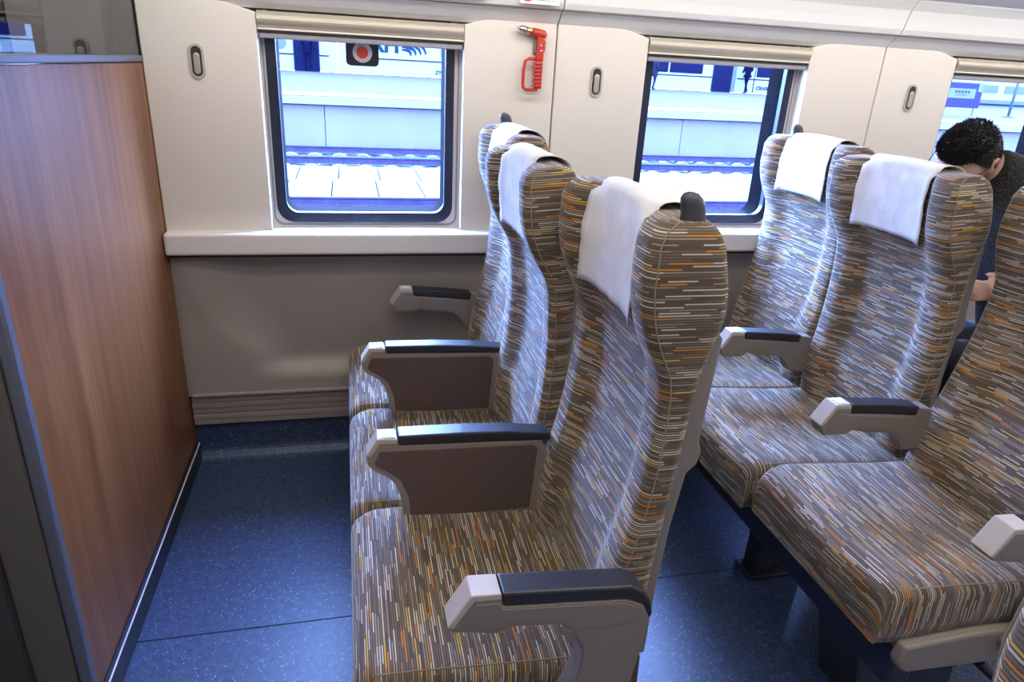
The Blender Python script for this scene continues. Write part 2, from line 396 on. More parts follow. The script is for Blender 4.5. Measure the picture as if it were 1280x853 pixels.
# ribbed heater strip under it
for k in range(5):
    z = 0.150 + k*0.0225
    MB().box((-0.60, -0.050-0.003*(k % 2), z), (XR, 0.0, z+0.0205), 0.003).build('heater_slat', M['kick'], wall)
MB().box((-0.60, -0.04, 0.148), (XR, 0.0, 0.268)).build('heater_backing', M['dark'], wall)
# sill running the length of the wall
sill = MB().box((-0.602, -0.118, 0.800), (XR, 0.0, 0.872), 0.009, 3).build('trim_1', M['sill']); tag(sill, kind='structure')
MB().box((-0.598, -0.085, 0.786), (XR, 0.0, 0.800)).build('sill_bracket', M['dark'], sill)
# soffit over the windows and the bright curved band above it
pf = [(0.03, 1.541), (-0.045, 1.543), (-0.062, 1.556), (-0.098, 1.590), (-0.112, 1.596), (-0.122, 1.612), (-0.130, 1.64), (-0.142, 1.672), (-0.162, 1.700), (-0.165, 1.73), (0.03, 1.73)]
up = MB()
for a, b in ((-0.602, 0.6612), (0.6658, 1.9255), (1.9301, 3.19), (3.1946, XR)):
    up.prism(pf, 'yz', a, b)
upo = up.build('trim_2', M['band']); tag(upo, kind='structure')
MB().box((-0.60, -0.105, 1.59), (XR, 0.02, 1.72)).build('joint_backing', M['seam'], upo)
# the rest of the car
o = MB().box((XL, YB, ZC), (XR, 0.09, ZC+0.05)).build('ceiling', M['ceiling']); tag(o, kind='structure')
wf = MB().box((XL, YB-0.06, 0), (XR, YB, ZC))
tag(wf.build('wall_front', M['white']), kind='structure')  # unseen wall, left without windows to keep blue daylight out
tag(MB().box((XR, YB, 0), (XR+0.05, 0.09, ZC)).build('wall_right', M['white']), kind='structure')
tag(MB().box((XL-0.05, YB, 0), (XL, 0.09, ZC)).build('wall_left', M['dark']), kind='structure')

# ------------------------------------------------------------------ windows and blinds
for k in (0, 1, 2, -1):
    dx = wdx(k)
    wn = MB().ring(rrect(WX0-0.003+dx, WZ0, WX1+0.003+dx, 1.60, 0.004), rrect(WX0+0.014+dx, 0.888, WX1-0.022+dx, 1.56, 0.058), 'xz', -0.004, 0.03).build('window_%d' % (k+1 if k >= 0 else 4), M['sill'])
    tag(wn, kind='structure')
    MB().ring(rrect(WX0+0.015+dx, 0.889, WX1-0.023+dx, 1.56, 0.056), rrect(WX0+0.046+dx, 0.922, WX1-0.052+dx, 1.535, 0.04), 'xz', -0.012, 0.0118).build('gasket', M['gasket'], wn)
    MB().ring(rrect(WX0+0.015+dx, 0.889, WX1-0.023+dx, 1.56, 0.056), rrect(WX0+0.047+dx, 0.923, WX1-0.053+dx, 1.534, 0.04), 'xz', 0.0119, 0.096).build('outer_seal', M['outerseal'], wn)
    MB().ring(rrect(WX0+0.004+dx, 0.878, WX1-0.006+dx, 1.575, 0.03), rrect(WX0+0.009+dx, 0.883, WX1-0.011+dx, 1.57, 0.03), 'xz', -0.0065, -0.003).build('frame_joint', M['blindhem'], wn)
    MB().box((WX0+0.03+dx, 0.012, 0.905), (WX1-0.035+dx, 0.018, 1.55)).build('glass_pane', M['glass'], wn)
    bl = empty('roller_blind', (WX0+dx+0.315, -0.03, 1.50))
    ord_ = ['first window by the wooden partition', 'second window, after the red hammer', 'third window by the seated man', 'window beyond the partition glass'][k]
    tag(bl, 'beige roller blind casing over the ' + ord_, 'blind', 'roller blinds over the windows')
    ca = [(-0.026, 0.036)] + [(-0.026-0.012*math.sin(math.pi*t/8), 0.036-0.046*t/8) for t in range(1, 8)] + [(-0.026, -0.010), (0.026, -0.010), (0.026, 0.036)]
    MB().prism(ca, 'yz', -0.313, 0.313, smooth=False).build('casing', M['blind'], bl)
    MB().box((-0.313, -0.034, -0.017), (0.313, 0.026, -0.011), 0.002).build('rim', M['blindrim'], bl)
    MB().box((-0.313, -0.030, -0.023), (0.313, 0.026, -0.0175)).build('slot', M['dark'], bl)
    MB().box((-0.310, -0.026, -0.040), (0.310, 0.0, -0.0235), 0.003).build('hem_bar', M['blindhem'], bl)
# round red mark on the first window
st = empty('window_sticker', (0.0355, 0.008, 1.436))
tag(st, 'black square sticker with a red dot in a white ring on window glass', 'sticker')
MB().prism(rrect(-0.052, -0.041, 0.052, 0.06, 0.015), 'xz', 0.0, 0.0035).build('backing', M['gasket'], st)
def disc(r, y0, y1, cx=0, cz=0, n=32): return MB().prism([(cx+r*math.cos(2*math.pi*i/n), cz+r*math.sin(2*math.pi*i/n)) for i in range(n)], 'xz', y0, y1)
disc(0.031, -0.001, 0.0).build('white_ring', M['paper'], st); disc(0.0185, -0.002, -0.001).build('red_dot', M['redprint'], st)

# ------------------------------------------------------------------ partition on the left
pt = MB().box((-0.690, -1.150, 0.075), (-0.6085, -0.018, 1.370)).build('wall_divider', M['post']); tag(pt, kind='structure')
MB().box((-0.6085, -1.150, 0.078), (-0.604, -0.020, 1.374), 0.0012, 1).build('wood_panel', M['wood'], pt)
MB().box((-0.690, -1.155, 1.376), (-0.5995, -0.020, 1.393), 0.003).build('top_rail', M['rail_blue'], pt)
MB().box((-0.614, -1.150, 1.393), (-0.606, -0.055, 2.05)).build('glass_pane', M['darkglass'], pt)
MB().box((-0.672, -0.055, 1.398), (-0.604, -0.018, 2.10), 0.004).build('glass_post', M['post'], pt)
MB().box((-0.660, -0.075, 1.398), (-0.6145, -0.056, 2.10), 0.003).build('glass_seal', M['dark'], pt)
MB().box((-0.622, -1.178, 0.0), (-0.598, -1.150, 1.398), 0.005).build('metal_edge', M['rail_blue'], pt)
MB().box((-0.700, -1.186, 0.0), (-0.6225, -1.150, 1.398), 0.006).build('end_post', M['post'], pt)
MB().box((-0.609, -1.150, 0.0), (-0.592, -0.045, 0.0725), 0.003).build('kick_plate', M['navy'], pt)
MB().box((-0.5945, -1.150, 0.0715), (-0.5910, -0.045, 0.0755), 0.001).build('white_shine_strip', M['paper'], pt)  # plain white put in for the shine along the metal baseboard
MB().box((-0.604, -0.020, 0.078), (-0.596, -0.004, 1.56), 0.001).build('corner_seal', M['post'], pt)
# added dark walls behind the partition; the low one hides the lit floor
tag(MB().box((-1.75, -1.2, 0), (-1.70, 0.02, ZC)).box((-1.70, -1.20, 0), (-0.70, -1.17, 1.39)).build('wall_dark_screen', M['dark']), kind='structure')

# ------------------------------------------------------------------ luggage rack and lamps
rk = empty('luggage_rack', (2.3, -0.35, 1.75))
tag(rk, 'long pale overhead luggage rack above the windows', 'luggage rack')
MB().prism([(0.186, -0.045), (0.10, -0.022), (-0.20, 0.02), (-0.225, 0.045), (-0.225, 0.075), (0.40, 0.075), (0.40, -0.02), (0.186, -0.02)], 'yz', -2.9, 2.9).build('rack_shelf', M['rack'], rk)
MB().box((-2.9, -0.015, -0.016), (2.9, 0.045, 0.002)).build('lamp_strip', M['racklamp'], rk)
for i, (y, nm) in enumerate(((-1.55, 'window side of the aisle'), (-2.25, 'far side of the aisle'))):
    t = empty('ceiling_light', (1.5, y, 2.2)); tag(t, 'long strip lamp along the ceiling, ' + nm, 'lamp', 'ceiling strip lamps')
    MB().box((-3.6, -0.13, -0.03), (3.6, 0.13, 0.02)).build('housing', M['ceiling'], t)
    MB().box((-3.58, -0.10, -0.042), (3.58, 0.10, -0.031)).build('diffuser', M['lamp'], t)

# ------------------------------------------------------------------ hooks, hammer, notices
hooks = [(-0.452, 'beside the wooden partition'), (0.812, 'right of the red hammer'), (2.082, 'left of the third window')]
for x, s in hooks:
    h = empty('coat_hook', (x, -0.06, 1.385)); tag(h, 'grey oval recessed coat hook on the white panel ' + s, 'hook', 'coat hooks on the wall panels')
    MB().ring(rrect(-0.021, -0.049, 0.021, 0.049, 0.0209, 8), rrect(-0.015, -0.042, 0.015, 0.042, 0.0149, 8), 'xz', -0.005, 0.004).build('surround', M['hookrim'], h)
    MB().prism(rrect(-0.0152, -0.0425, 0.0152, 0.0425, 0.015, 8), 'xz', -0.0012, 0.004).build('recess', M['hookin'], h)
    MB().prism(rrect(-0.0095, -0.037, 0.0095, 0.024, 0.0094, 8), 'xz', -0.009, -0.0015, 0.003).build('flap', M['hook'], h)

hm = empty('emergency_hammer', (0.60, -0.062, 1.44)); tag(hm, 'red emergency glass hammer with chrome tip clipped to the white panel', 'hammer')
MB().tube([(-0.026, -0.02, 0.086), (0.0, -0.02, 0.082), (0.012, -0.02, 0.079), (0.020, -0.02, 0.077)], [0.0125, 0.0135, 0.0135, 0.008], 14).build('head', M['red'], hm)
MB().tube([(-0.047, -0.02, 0.090), (-0.026, -0.02, 0.086)], 0.0105, 14).build('collar', M['brass'], hm)
MB().tube([(-0.079, -0.02, 0.096), (-0.070, -0.02, 0.0945), (-0.064, -0.02, 0.093), (-0.047, -0.02, 0.090)], [0.001, 0.0065, 0.011, 0.011], 14).build('striking_tip', M['chrome'], hm)
MB().box((-0.010, -0.030, 0.0), (0.014, -0.010, 0.072), 0.004).build('neck', M['red'], hm)
MB().box((-0.018, -0.012, 0.022), (-0.008, -0.0, 0.070), 0.002).build('clip', M['grey'], hm)
MB().box((0.014, -0.022, 0.03), (0.019, -0.006, 0.062), 0.001).build('side_catch', M['red'], hm)
for z in (0.030, 0.046):
    b = MB().tube([(0.003, -0.032, z), (0.003, -0.029, z)], 0.0042, 10).build('rivet', M['chrome'], hm)
g = MB().box((-0.010, -0.028, -0.086), (0.012, -0.010, 0.0), 0.003)
for k in range(7): g.box((-0.016, -0.031, -0.080+k*0.0115), (0.012, -0.008, -0.074+k*0.0115), 0.0015)
g.build('grip', M['red'], hm)
MB().tube([(0.0, -0.02, 0.004), (-0.032, -0.02, 0.006), (-0.046, -0.02, -0.002), (-0.050, -0.02, -0.03), (-0.050, -0.02, -0.07), (-0.048, -0.02, -0.084), (-0.040, -0.02, -0.090), (0.0, -0.02, -0.090)], 0.0052, 8).build('hand_guard', M['red'], hm)
MB().box((-0.006, -0.012, 0.01), (0.010, 0.0, 0.06)).build('wall_bracket', M['red'], hm)

def band_frame(x, y, z, tilt=15):   # notices follow the tilt of the curved band
    return (x, y, z), (math.radians(90+tilt), 0, 0)
sg = empty('hammer_notice', (0.585, -0.1255, 1.622)); sg.rotation_euler = (math.radians(-16), 0, 0)
tag(sg, 'white notice with red emblem and lettering above the red hammer', 'notice')
MB().box((-0.068, -0.001, -0.020), (0.058, 0.0, 0.03)).build('backing', M['paper'], sg)
disc(0.0215, -0.0018, -0.001, -0.045, 0.006).build('red_emblem', M['redprint'], sg)
MB().prism([(-0.056, 0.016), (-0.052, 0.018), (-0.034, -0.006), (-0.038, -0.008)], 'xz', -0.0025, -0.0018).build('hammer_symbol', M['paper'], sg)
text('notice_text', '紧急破窗锤', 0.0145, M['black'], sg, (-0.017, -0.0015, 0.004), (HP, 0, 0), 0.0002)
text('notice_text', 'Emergency hammer', 0.0075, M['black'], sg, (-0.017, -0.0015, -0.010), (HP, 0, 0), 0.0002)
gn = empty('exit_notice', (0.35, -0.1255, 1.622)); gn.rotation_euler = (math.radians(-16), 0, 0)
tag(gn, 'pale notice with a green mark at the top edge above first window', 'notice')
MB().box((-0.10, -0.001, -0.018), (0.055, 0.0, 0.03)).build('backing', M['paper'], gn)
MB().box((-0.055, -0.0018, -0.008), (0.0, -0.001, 0.03)).build('green_mark', M['greenprint'], gn)

# ================================================================== SEATS
PIV = (0.43, 0.0, 0.45)
#        z      xf     xc     xr     hw
BACK = [(0.40, 0.388, 0.405, 0.462, 0.222), (0.48, 0.380, 0.400, 0.464, 0.228), (0.55, 0.386, 0.408, 0.467, 0.229), (0.62, 0.398, 0.424, 0.470, 0.229),
        (0.70, 0.416, 0.446, 0.476, 0.229), (0.80, 0.431, 0.462, 0.484, 0.228), (0.90, 0.438, 0.466, 0.494, 0.226), (0.985, 0.435, 0.458, 0.504, 0.225),
        (1.035, 0.412, 0.443, 0.515, 0.226), (1.082, 0.394, 0.434, 0.526, 0.229), (1.13, 0.386, 0.430, 0.524, 0.230), (1.168, 0.387, 0.430, 0.516, 0.229),
        (1.200, 0.388, 0.433, 0.509, 0.227), (1.217, 0.396, 0.437, 0.500, 0.223), (1.230, 0.417, 0.446, 0.484, 0.213)]
US = [0, .15, .3, .42, .5, .57, .64, .71, .78, .85, .91, .955, .985]
def back_x(z, u):
    xf, xc, xr = (interp(BACK, z, k) for k in (1, 2, 3)); a = abs(u)
    x = xc + (xf-xc)*sstep((a-0.46)/0.30)
    th = xr-xf; rd = min(0.013, th*0.3)
    if a > 0.925: x += rd*((a-0.925)/0.075)**2
    return x
def backrest_mesh():
    mb = MB(); rings = []; us = []; vs = []; pipes = {1: [], -1: []}
    zs = [0.40 + (1.217-0.40)*i/40 for i in range(41)] + [1.2215, 1.2255, 1.2285, 1.230]
    v = 0; pp = None
    for z in zs:
        xf, xr, hw = interp(BACK, z, 1), interp(BACK, z, 3), interp(BACK, z, 4)
        half = [(back_x(z, u), u*hw) for u in US]
        x1 = back_x(z, 0.985) + 0.004; rc = min(0.018, (xr-x1)*0.35)
        half += [(x1+0.002, hw*0.9985), (x1+min(0.008, (xr-x1)*.2), hw), (x1+(xr-x1)*0.3, hw), (x1+(xr-x1)*0.6, hw), (xr-rc, hw), (xr-rc*0.3, hw-rc*0.3), (xr, hw-rc), (xr, hw*0.6), (xr, hw*0.3)]
        ring = [(x, y) for x, y in half] + [(xr, 0)] + [(x, -y) for x, y in half[:0:-1]]
        R3 = [(x-PIV[0], y, z-PIV[2]) for x, y in ring]
        u = [0]
        for j in range(len(ring)):
            a, b = ring[j], ring[(j+1) % len(ring)]; u.append(u[-1] + math.hypot(a[0]-b[0], a[1]-b[1]))
        if pp: v += math.hypot(R3[0][0]-pp[0], R3[0][2]-pp[2])
        pp = R3[0]; rings.append(R3); us.append(u); vs.append(v)
        k = len(US)
        pipes[1].append(Vector(R3[k]) + Vector((-0.001, 0.0005, 0))); pipes[-1].append(Vector(R3[-k]) + Vector((-0.001, -0.0005, 0)))
    loft(mb, rings, us, vs, seam=len(rings[0])//2)
    n = len(rings[0]); base = (len(rings)-1)*n; sm = len(US)+2
    fr = [(-sm+i) % n for i in range(2*sm+1)]; re = [(-sm-i) % n for i in range(n-2*sm+1)]
    i = j = 0; Y = lambda q: rings[-1][q][1]
    while i < len(fr)-1 or j < len(re)-1:                # top strip joining front and rear edge, side to side
        if j == len(re)-1 or (i < len(fr)-1 and Y(fr[i+1]) <= Y(re[j+1])): t = (fr[i], fr[i+1], re[j]); i += 1
        else: t = (fr[i], re[j+1], re[j]); j += 1
        if len(set(t)) < 3: continue
        mb.UV[len(mb.F)] = [(rings[-1][q][1], vs[-1]+rings[-1][q][0]) for q in t]; mb.F.append(tuple(base+q for q in t)); mb.S.append(True); mb.MI.append(0)
    return mb, pipes
def cushion_mesh(hw=0.243, top=0.0):
    mb = MB()
    T = [(0.46, 0.452), (0.40, 0.450), (0.30, 0.454), (0.20, 0.461), (0.12, 0.467), (0.05, 0.472), (0.01, 0.472), (-0.015, 0.467), (-0.032, 0.457), (-0.042, 0.442), (-0.046, 0.424), (-0.046, 0.400), (-0.046, 0.378), (-0.045, 0.362)]
    rings = []; us = []; vs = []; v = 0; pipes = {1: [], -1: []}
    for i, (x, zt) in enumerate(T):
        zt += top; zb = min(0.352+top-0.018*sstep((0.08-x)/0.12), zt-0.0005); h = zt-zb; hwi = hw - (0.012*sstep((0.02-x)/0.07))
        r = min(0.022, h*0.5)
        half = [(0, zt-0.006*min(1, h/0.08)), (0.3*hwi, zt-0.005*min(1, h/0.08)), (0.6*hwi, zt-0.001), (0.8*hwi, zt+0.002), (hwi-r, zt+0.001)]
        for a in (25, 50, 75): half.append((hwi-r+r*math.sin(math.radians(a)), zt-r+r*math.cos(math.radians(a))))
        half += [(hwi, zt-r-(h-r)*0.25), (hwi+0.002, zb+(h-r)*0.35), (hwi-0.004, zb+0.004*min(1, h/0.08)), (hwi-0.02, zb)]
        pts = [(-y, z) for y, z in half[:0:-1]] + half
        R3 = [(x, y, z) for y, z in pts]; u = [0]
        for j in range(len(pts)-1): u.append(u[-1]+math.hypot(pts[j][0]-pts[j+1][0], pts[j][1]-pts[j+1][1]))
        m = u[len(pts)//2]; u = [q-m for q in u]
        if i: v += math.hypot(x-T[i-1][0], zt-top-T[i-1][1])
        rings.append(R3); us.append(u); vs.append(v)
        if i < 8:
            n = len(half); pipes[1].append(Vector(R3[-1-(n-1-5)])); pipes[-1].append(Vector(R3[n-1-5]))
    loft(mb, rings, us, vs, closed=False)
    a = [0]; n = len(rings[0])
    mb.UV[len(mb.F)] = [(p[1], p[2]) for p in rings[0]]; mb.F.append(tuple(range(n))); mb.S.append(False); mb.MI.append(0)
    q0 = (len(rings)-1)*n
    mb.UV[len(mb.F)] = [(p[1], p[2]) for p in rings[-1]][::-1]; mb.F.append(tuple(range(q0, q0+n))[::-1]); mb.S.append(False); mb.MI.append(0)
    return mb, pipes
AISLE_BODY = [(0.100, 0.625), (0.134, 0.682), (0.180, 0.679), (0.184, 0.655), (0.29, 0.646), (0.385, 0.638), (0.418, 0.622), (0.432, 0.590), (0.425, 0.53), (0.412, 0.44), (0.398, 0.345), (0.27, 0.335), (0.262, 0.36), (0.285, 0.40), (0.30, 0.44), (0.318, 0.49), (0.322, 0.53), (0.318, 0.556), (0.302, 0.582), (0.277, 0.604), (0.205, 0.613), (0.186, 0.606), (0.176, 0.603), (0.108, 0.616)]
AISLE_PAD = [(0.181, 0.682), (0.28, 0.674), (0.35, 0.668), (0.392, 0.664), (0.414, 0.650), (0.428, 0.628), (0.435, 0.604), (0.431, 0.590), (0.424, 0.606), (0.412, 0.628), (0.385, 0.640), (0.29, 0.649), (0.182, 0.658)]
SHORT_BODY = [(0.105, 0.622), (0.138, 0.676), (0.183, 0.673), (0.187, 0.652), (0.30, 0.642), (0.386, 0.632), (0.392, 0.655), (0.432, 0.648), (0.436, 0.60), (0.43, 0.53), (0.372, 0.532), (0.352, 0.565), (0.325, 0.586), (0.225, 0.598), (0.205, 0.604), (0.185, 0.592), (0.120, 0.594)]
SHORT_PAD = [(0.184, 0.677), (0.30, 0.669), (0.39, 0.658), (0.387, 0.634), (0.30, 0.644), (0.187, 0.654)]
LONG_BODY = [(-0.006, 0.628), (0.018, 0.668), (0.060, 0.665), (0.062, 0.652), (0.38, 0.640), (0.40, 0.60), (0.40, 0.452), (0.072, 0.452), (0.067, 0.51), (0.056, 0.550), (0.040, 0.571), (0.008, 0.592), (-0.004, 0.606)]
LONG_PAD = [(0.061, 0.674), (0.20, 0.672), (0.30, 0.667), (0.40, 0.656), (0.40, 0.638), (0.30, 0.644), (0.062, 0.650)]
LONG_INSET = [(0.022, 0.640), (0.36, 0.630), (0.372, 0.62), (0.362, 0.462), (0.088, 0.462), (0.082, 0.52), (0.066, 0.562), (0.045, 0.583), (0.016, 0.602), (0.010, 0.612)]
AISLE_INSET = [(0.118, 0.630), (0.142, 0.666), (0.175, 0.664), (0.184, 0.650), (0.29, 0.641), (0.38, 0.633), (0.408, 0.620), (0.420, 0.596), (0.36, 0.586), (0.305, 0.590), (0.277, 0.610), (0.205, 0.620), (0.180, 0.612), (0.125, 0.622)]
def armrest(kind, y, parent, label_kind=1, lift=0.0):
    h = 0.0225
    body, pad = {'aisle': (AISLE_BODY, AISLE_PAD), 'short': (SHORT_BODY, SHORT_PAD), 'long': (LONG_BODY, LONG_PAD)}[kind]
    a = MB().prism(body, 'xz', -h, h, 0.003, 2).build('armrest', M['taupe'] if kind == 'long' else M['grey'], parent); a.location = (0, y, 0)
    MB().prism(pad, 'xz', -h-0.001, h+0.001, 0.004, 2).build('armrest_pad', M['pad'], a)
    x0 = {'aisle': 0.1345, 'short': 0.1385, 'long': 0.0185}[kind]; z0 = {'aisle': 0.6815, 'short': 0.6755, 'long': 0.6675}[kind]; x1 = {'aisle': 0.1795, 'short': 0.182, 'long': 0.0595}[kind]
    fx, fz = body[0]
    cap = [(fx-0.0015, fz+0.002), (x0-0.001, z0+0.0025), (x1, z0-0.0005), (x1+0.001, z0-0.012), (x0+0.004, z0-0.010), (fx+0.008, fz-0.001)]
    MB().prism(cap, 'xz', -h-0.0008, h+0.0008, 0.002, 2).build('armrest_cap', M['lightgrey'], a)
    if kind == 'long':
        for s in (-1, 1): MB().prism(LONG_INSET, 'xz', s*(h-0.001), s*(h+0.0016), 0.001, 1).build('mesh_insert', M['mesh'], a)
    else:
        ins = AISLE_INSET if kind == 'aisle' else [(0.128, 0.617), (0.146, 0.655), (0.183, 0.648), (0.30, 0.636), (0.376, 0.627), (0.376, 0.55), (0.352, 0.574), (0.325, 0.594), (0.225, 0.606), (0.205, 0.611), (0.185, 0.601), (0.130, 0.603)]
        for s in (-1, 1): MB().prism(ins, 'xz', s*(h-0.001), s*(h+0.0012), 0.0008, 1).build('side_inset', M['grey'], a)
    if label_kind:
        lb = MB().box((x0+0.002, -0.018, z0+0.0022), (x1-0.004, 0.018, z0+0.0031), mi=0)
        lb.box((x0+0.006, -0.015, z0+0.0032), (x1-0.008, 0.008, z0+0.0035), mi=1)
        lb.box((x0+0.008, -0.013, z0+0.0036), (x1-0.010, 0.006, z0+0.0039), mi=0)
        lo = lb.build('armrest_label', [M['paper'], M['bluerim']], a); lo['label'] = 'white sticker with blue border'
    return a
_cache = {}
def grab_handle_mesh():
    mb = MB(); rings = []; us = []; vs = []
    T = [(0, 0.020, 0.014, 0.0), (0.012, 0.019, 0.0135, 0.0), (0.026, 0.0165, 0.0125, -0.001), (0.038, 0.0165, 0.0125, -0.003), (0.047, 0.015, 0.012, -0.006), (0.053, 0.010, 0.008, -0.008), (0.0555, 0.003, 0.0025, -0.009)]
    for z, a, b, dx in T:
        rings.append([(dx+a*math.cos(t*math.pi/8), b*math.sin(t*math.pi/8), z) for t in range(16)]); us.append([0]*17); vs.append(0)
    loft(mb, rings, us, vs); mb.UV = {}
    n = 16; mb.F.append(tuple((len(T)-1)*n+k for k in range(n))); mb.S.append(True); mb.MI.append(0)
    return mb
def cover_mesh():
    """cloth draped over the headrest between the wings"""
    mb = MB(); path = []
    for i in range(17):
        z = 1.052 + (1.219-1.052)*i/16; path.append((interp(BACK, z, 2)-0.010-0.009*(1-i/16)**2, z))
    path += [(x, z-0.013) for x, z in ((0.4285, 1.2425), (0.4315, 1.250), (0.440, 1.2555), (0.455, 1.2575), (0.470, 1.256), (0.485, 1.252), (0.499, 1.244), (0.509, 1.233))]
    for i in range(7): z = 1.205-0.02*i; path.append((interp(BACK, z, 3)+0.005+0.001*i, z))
    V = []; F = []; n = 18
    for i, (x, z) in enumerate(path):
        for j in range(n+1):
            u = j/n*2-1; wv = 0.0025*math.sin(u*5+i*0.35)*math.sin(i*0.4+1) + 0.0015*math.sin(u*11-i*0.6)
            edge = 0.010*(abs(u)**4)
            sk = (1+0.05*sstep((16-i)/16))
            V.append((x-PIV[0]-abs(wv)-edge*(1 if i < 17 else -1), u*0.125*sk, z-PIV[2]+(0.003*math.cos(u*2.2) if 15 < i < 24 else 0)-(0.006*u*u if i == 0 else 0)))
    for i in range(len(path)-1):
        for j in range(n): a = i*(n+1)+j; F.append((a, a+1, a+n+2, a+n+1))
    mb.add(V, F, None, True); return mb
def make_seat(label, X0, yc, role, rec=0.0, dback=0.0, cdx=0.0, ctop=0.0, mid='short', cover_label=None, handle=0, dz=0.0):
    r = empty('passenger_chair', (X0, yc, 0)); tag(r, label, 'seat', 'striped passenger seats')
    if 'back' not in _cache:
        b, p = backrest_mesh(); c, q = cushion_mesh()
        bo = b.build('backrest', M['fabric'], r); _cache['back'] = bo.data
        _cache['bpipe'] = [MB().tube(p[s], 0.0013, 6).build('piping', M['piping'], bo).data for s in (1, -1)]
        co = c.build('seat_cushion', M['fabric'], r); _cache['cush'] = co.data
        _cache['cpipe'] = [MB().tube(q[s], 0.0014, 6).build('piping', M['piping'], co).data for s in (1, -1)]
        sh = [(interp(BACK, z, 3)-0.012-PIV[0], z-PIV[2]) for z in (0.42, 0.55, 0.70, 0.85, 0.95, 1.05)] + [(0.520-PIV[0], 1.062-PIV[2]), (0.532-PIV[0], 1.05-PIV[2]), (0.526-PIV[0], 0.95-PIV[2]), (0.522-PIV[0], 0.872-PIV[2]), (0.528-PIV[0], 0.85-PIV[2]), (0.524-PIV[0], 0.825-PIV[2]), (0.508-PIV[0], 0.81-PIV[2]), (0.494-PIV[0], 0.70-PIV[2]), (0.486-PIV[0], 0.55-PIV[2]), (0.484-PIV[0], 0.42-PIV[2])]
        so = MB().prism(sh, 'xz', -0.214, 0.214, 0.004, 2).build('back_shell', M['grey'], bo); _cache['shell'] = so.data
    else:
        bo = link('backrest', _cache['back'], r); link('back_shell', _cache['shell'], bo)
        for d in _cache['bpipe']: link('piping', d, bo)
        co = link('seat_cushion', _cache['cush'], r)
        for d in _cache['cpipe']: link('piping', d, co)
    bo.location = (PIV[0]+dback, 0, PIV[2]+dz); bo.rotation_euler = (0, rec, 0)
    co.location = (cdx, 0, ctop)
    MB().box((0.02+cdx, -0.225, 0.318), (0.44, 0.225, 0.358+ctop), 0.006).build('seat_pan', M['grey'], r)
    if handle:
        hd = link('grab_handle', _cache.get('handle') or grab_handle_mesh().build('grab_handle_form', M['handle']).data, bo)
        if 'handle' not in _cache:
            _cache['handle'] = hd.data; bpy.data.objects.remove(bpy.data.objects['grab_handle_form'])
        hd.location = (0.462-PIV[0], handle*0.192, 1.208-PIV[2]); hd.scale = (1.15, 1.1, 1.12)
    if role == 'aisle':
        armrest('aisle', -0.282, r, 0)
        armrest(mid, 0.220, r)
        MB().prism([(0.0+cdx, 0.352+ctop), (-0.006+cdx, 0.335), (0.004+cdx, 0.318), (0.05, 0.306), (0.40, 0.290), (0.47, 0.33), (0.47, 0.372), (0.20, 0.360+ctop)], 'xz', -0.264, -0.236, 0.007, 2).build('side_panel', M['grey'], r)
    if role == 'middle': armrest(mid, 0.235, r)
    if role == 'window': armrest('short', 0.245, r)
    if cover_label:
        if 'cover' not in _cache:
            cv_ = cover_mesh().build('headrest_cover', M['cover']); _cache['cover'] = cv_.data
        else: cv_ = link('headrest_cover', _cache['cover'])
        cv_.location = (X0+PIV[0]+dback, yc, PIV[2]+dz); cv_.rotation_euler = (0, rec, 0)
        if not cv_.modifiers:
            sm = cv_.modifiers.new('thickness', 'SOLIDIFY'); sm.thickness = 0.0012; sm.offset = 0
        tag(cv_, cover_label, 'headrest cover', 'white headrest covers')
    return r
YC, YM, YW = -1.335, -0.845, -0.350
make_seat('nearest striped seat, its big grey aisle armrest in front, facing the wooden partition', 0, YC, 'aisle', 0, 0, mid='long', handle=-1, dz=-0.006, cover_label='white cloth over the nearest headrest, beside the big charcoal grab handle')
make_seat('striped middle seat between two brown mesh armrests, facing the wooden partition', 0, YM, 'middle', -0.085, 0.0, mid='long', cover_label='white cloth over the middle headrest of the row facing the partition')
make_seat('striped window seat beside the first window, facing the wooden partition', 0, YW, 'window', 0.015, 0.0, handle=0.74, dz=0.012, cover_label='small white cloth over the window headrest of the row facing the partition')
make_seat('striped aisle seat cut off by the picture edge, its whole wide cushion showing', 1, YC, 'aisle', 0.10, 0.03, cdx=0.03, ctop=0.025, handle=-1, cover_label='white cloth on the cut off aisle headrest, only its corner showing')
make_seat('striped middle seat in the second row, directly before the seated man', 1, YM, 'middle', -0.095, 0.052, cdx=0.02, ctop=0.01, cover_label='stained white cloth over the headrest directly before the seated man')
make_seat('striped window seat in the second row, beside the second window', 1, YW, 'window', 0.0, 0.06, cdx=0.01, handle=0.70, dz=0.012, cover_label='bluish white cloth over the second row window headrest')
make_seat('striped middle seat that the man in the dark sweater sits on', 2, YM, 'middle', 0.05, 0.0)
# seat across the aisle, only the edge of its headrest in view
make_seat('striped seat across the aisle, only its headrest edge showing', 0, -2.388, 'plain', 0.0, 0.0, dz=-0.06)

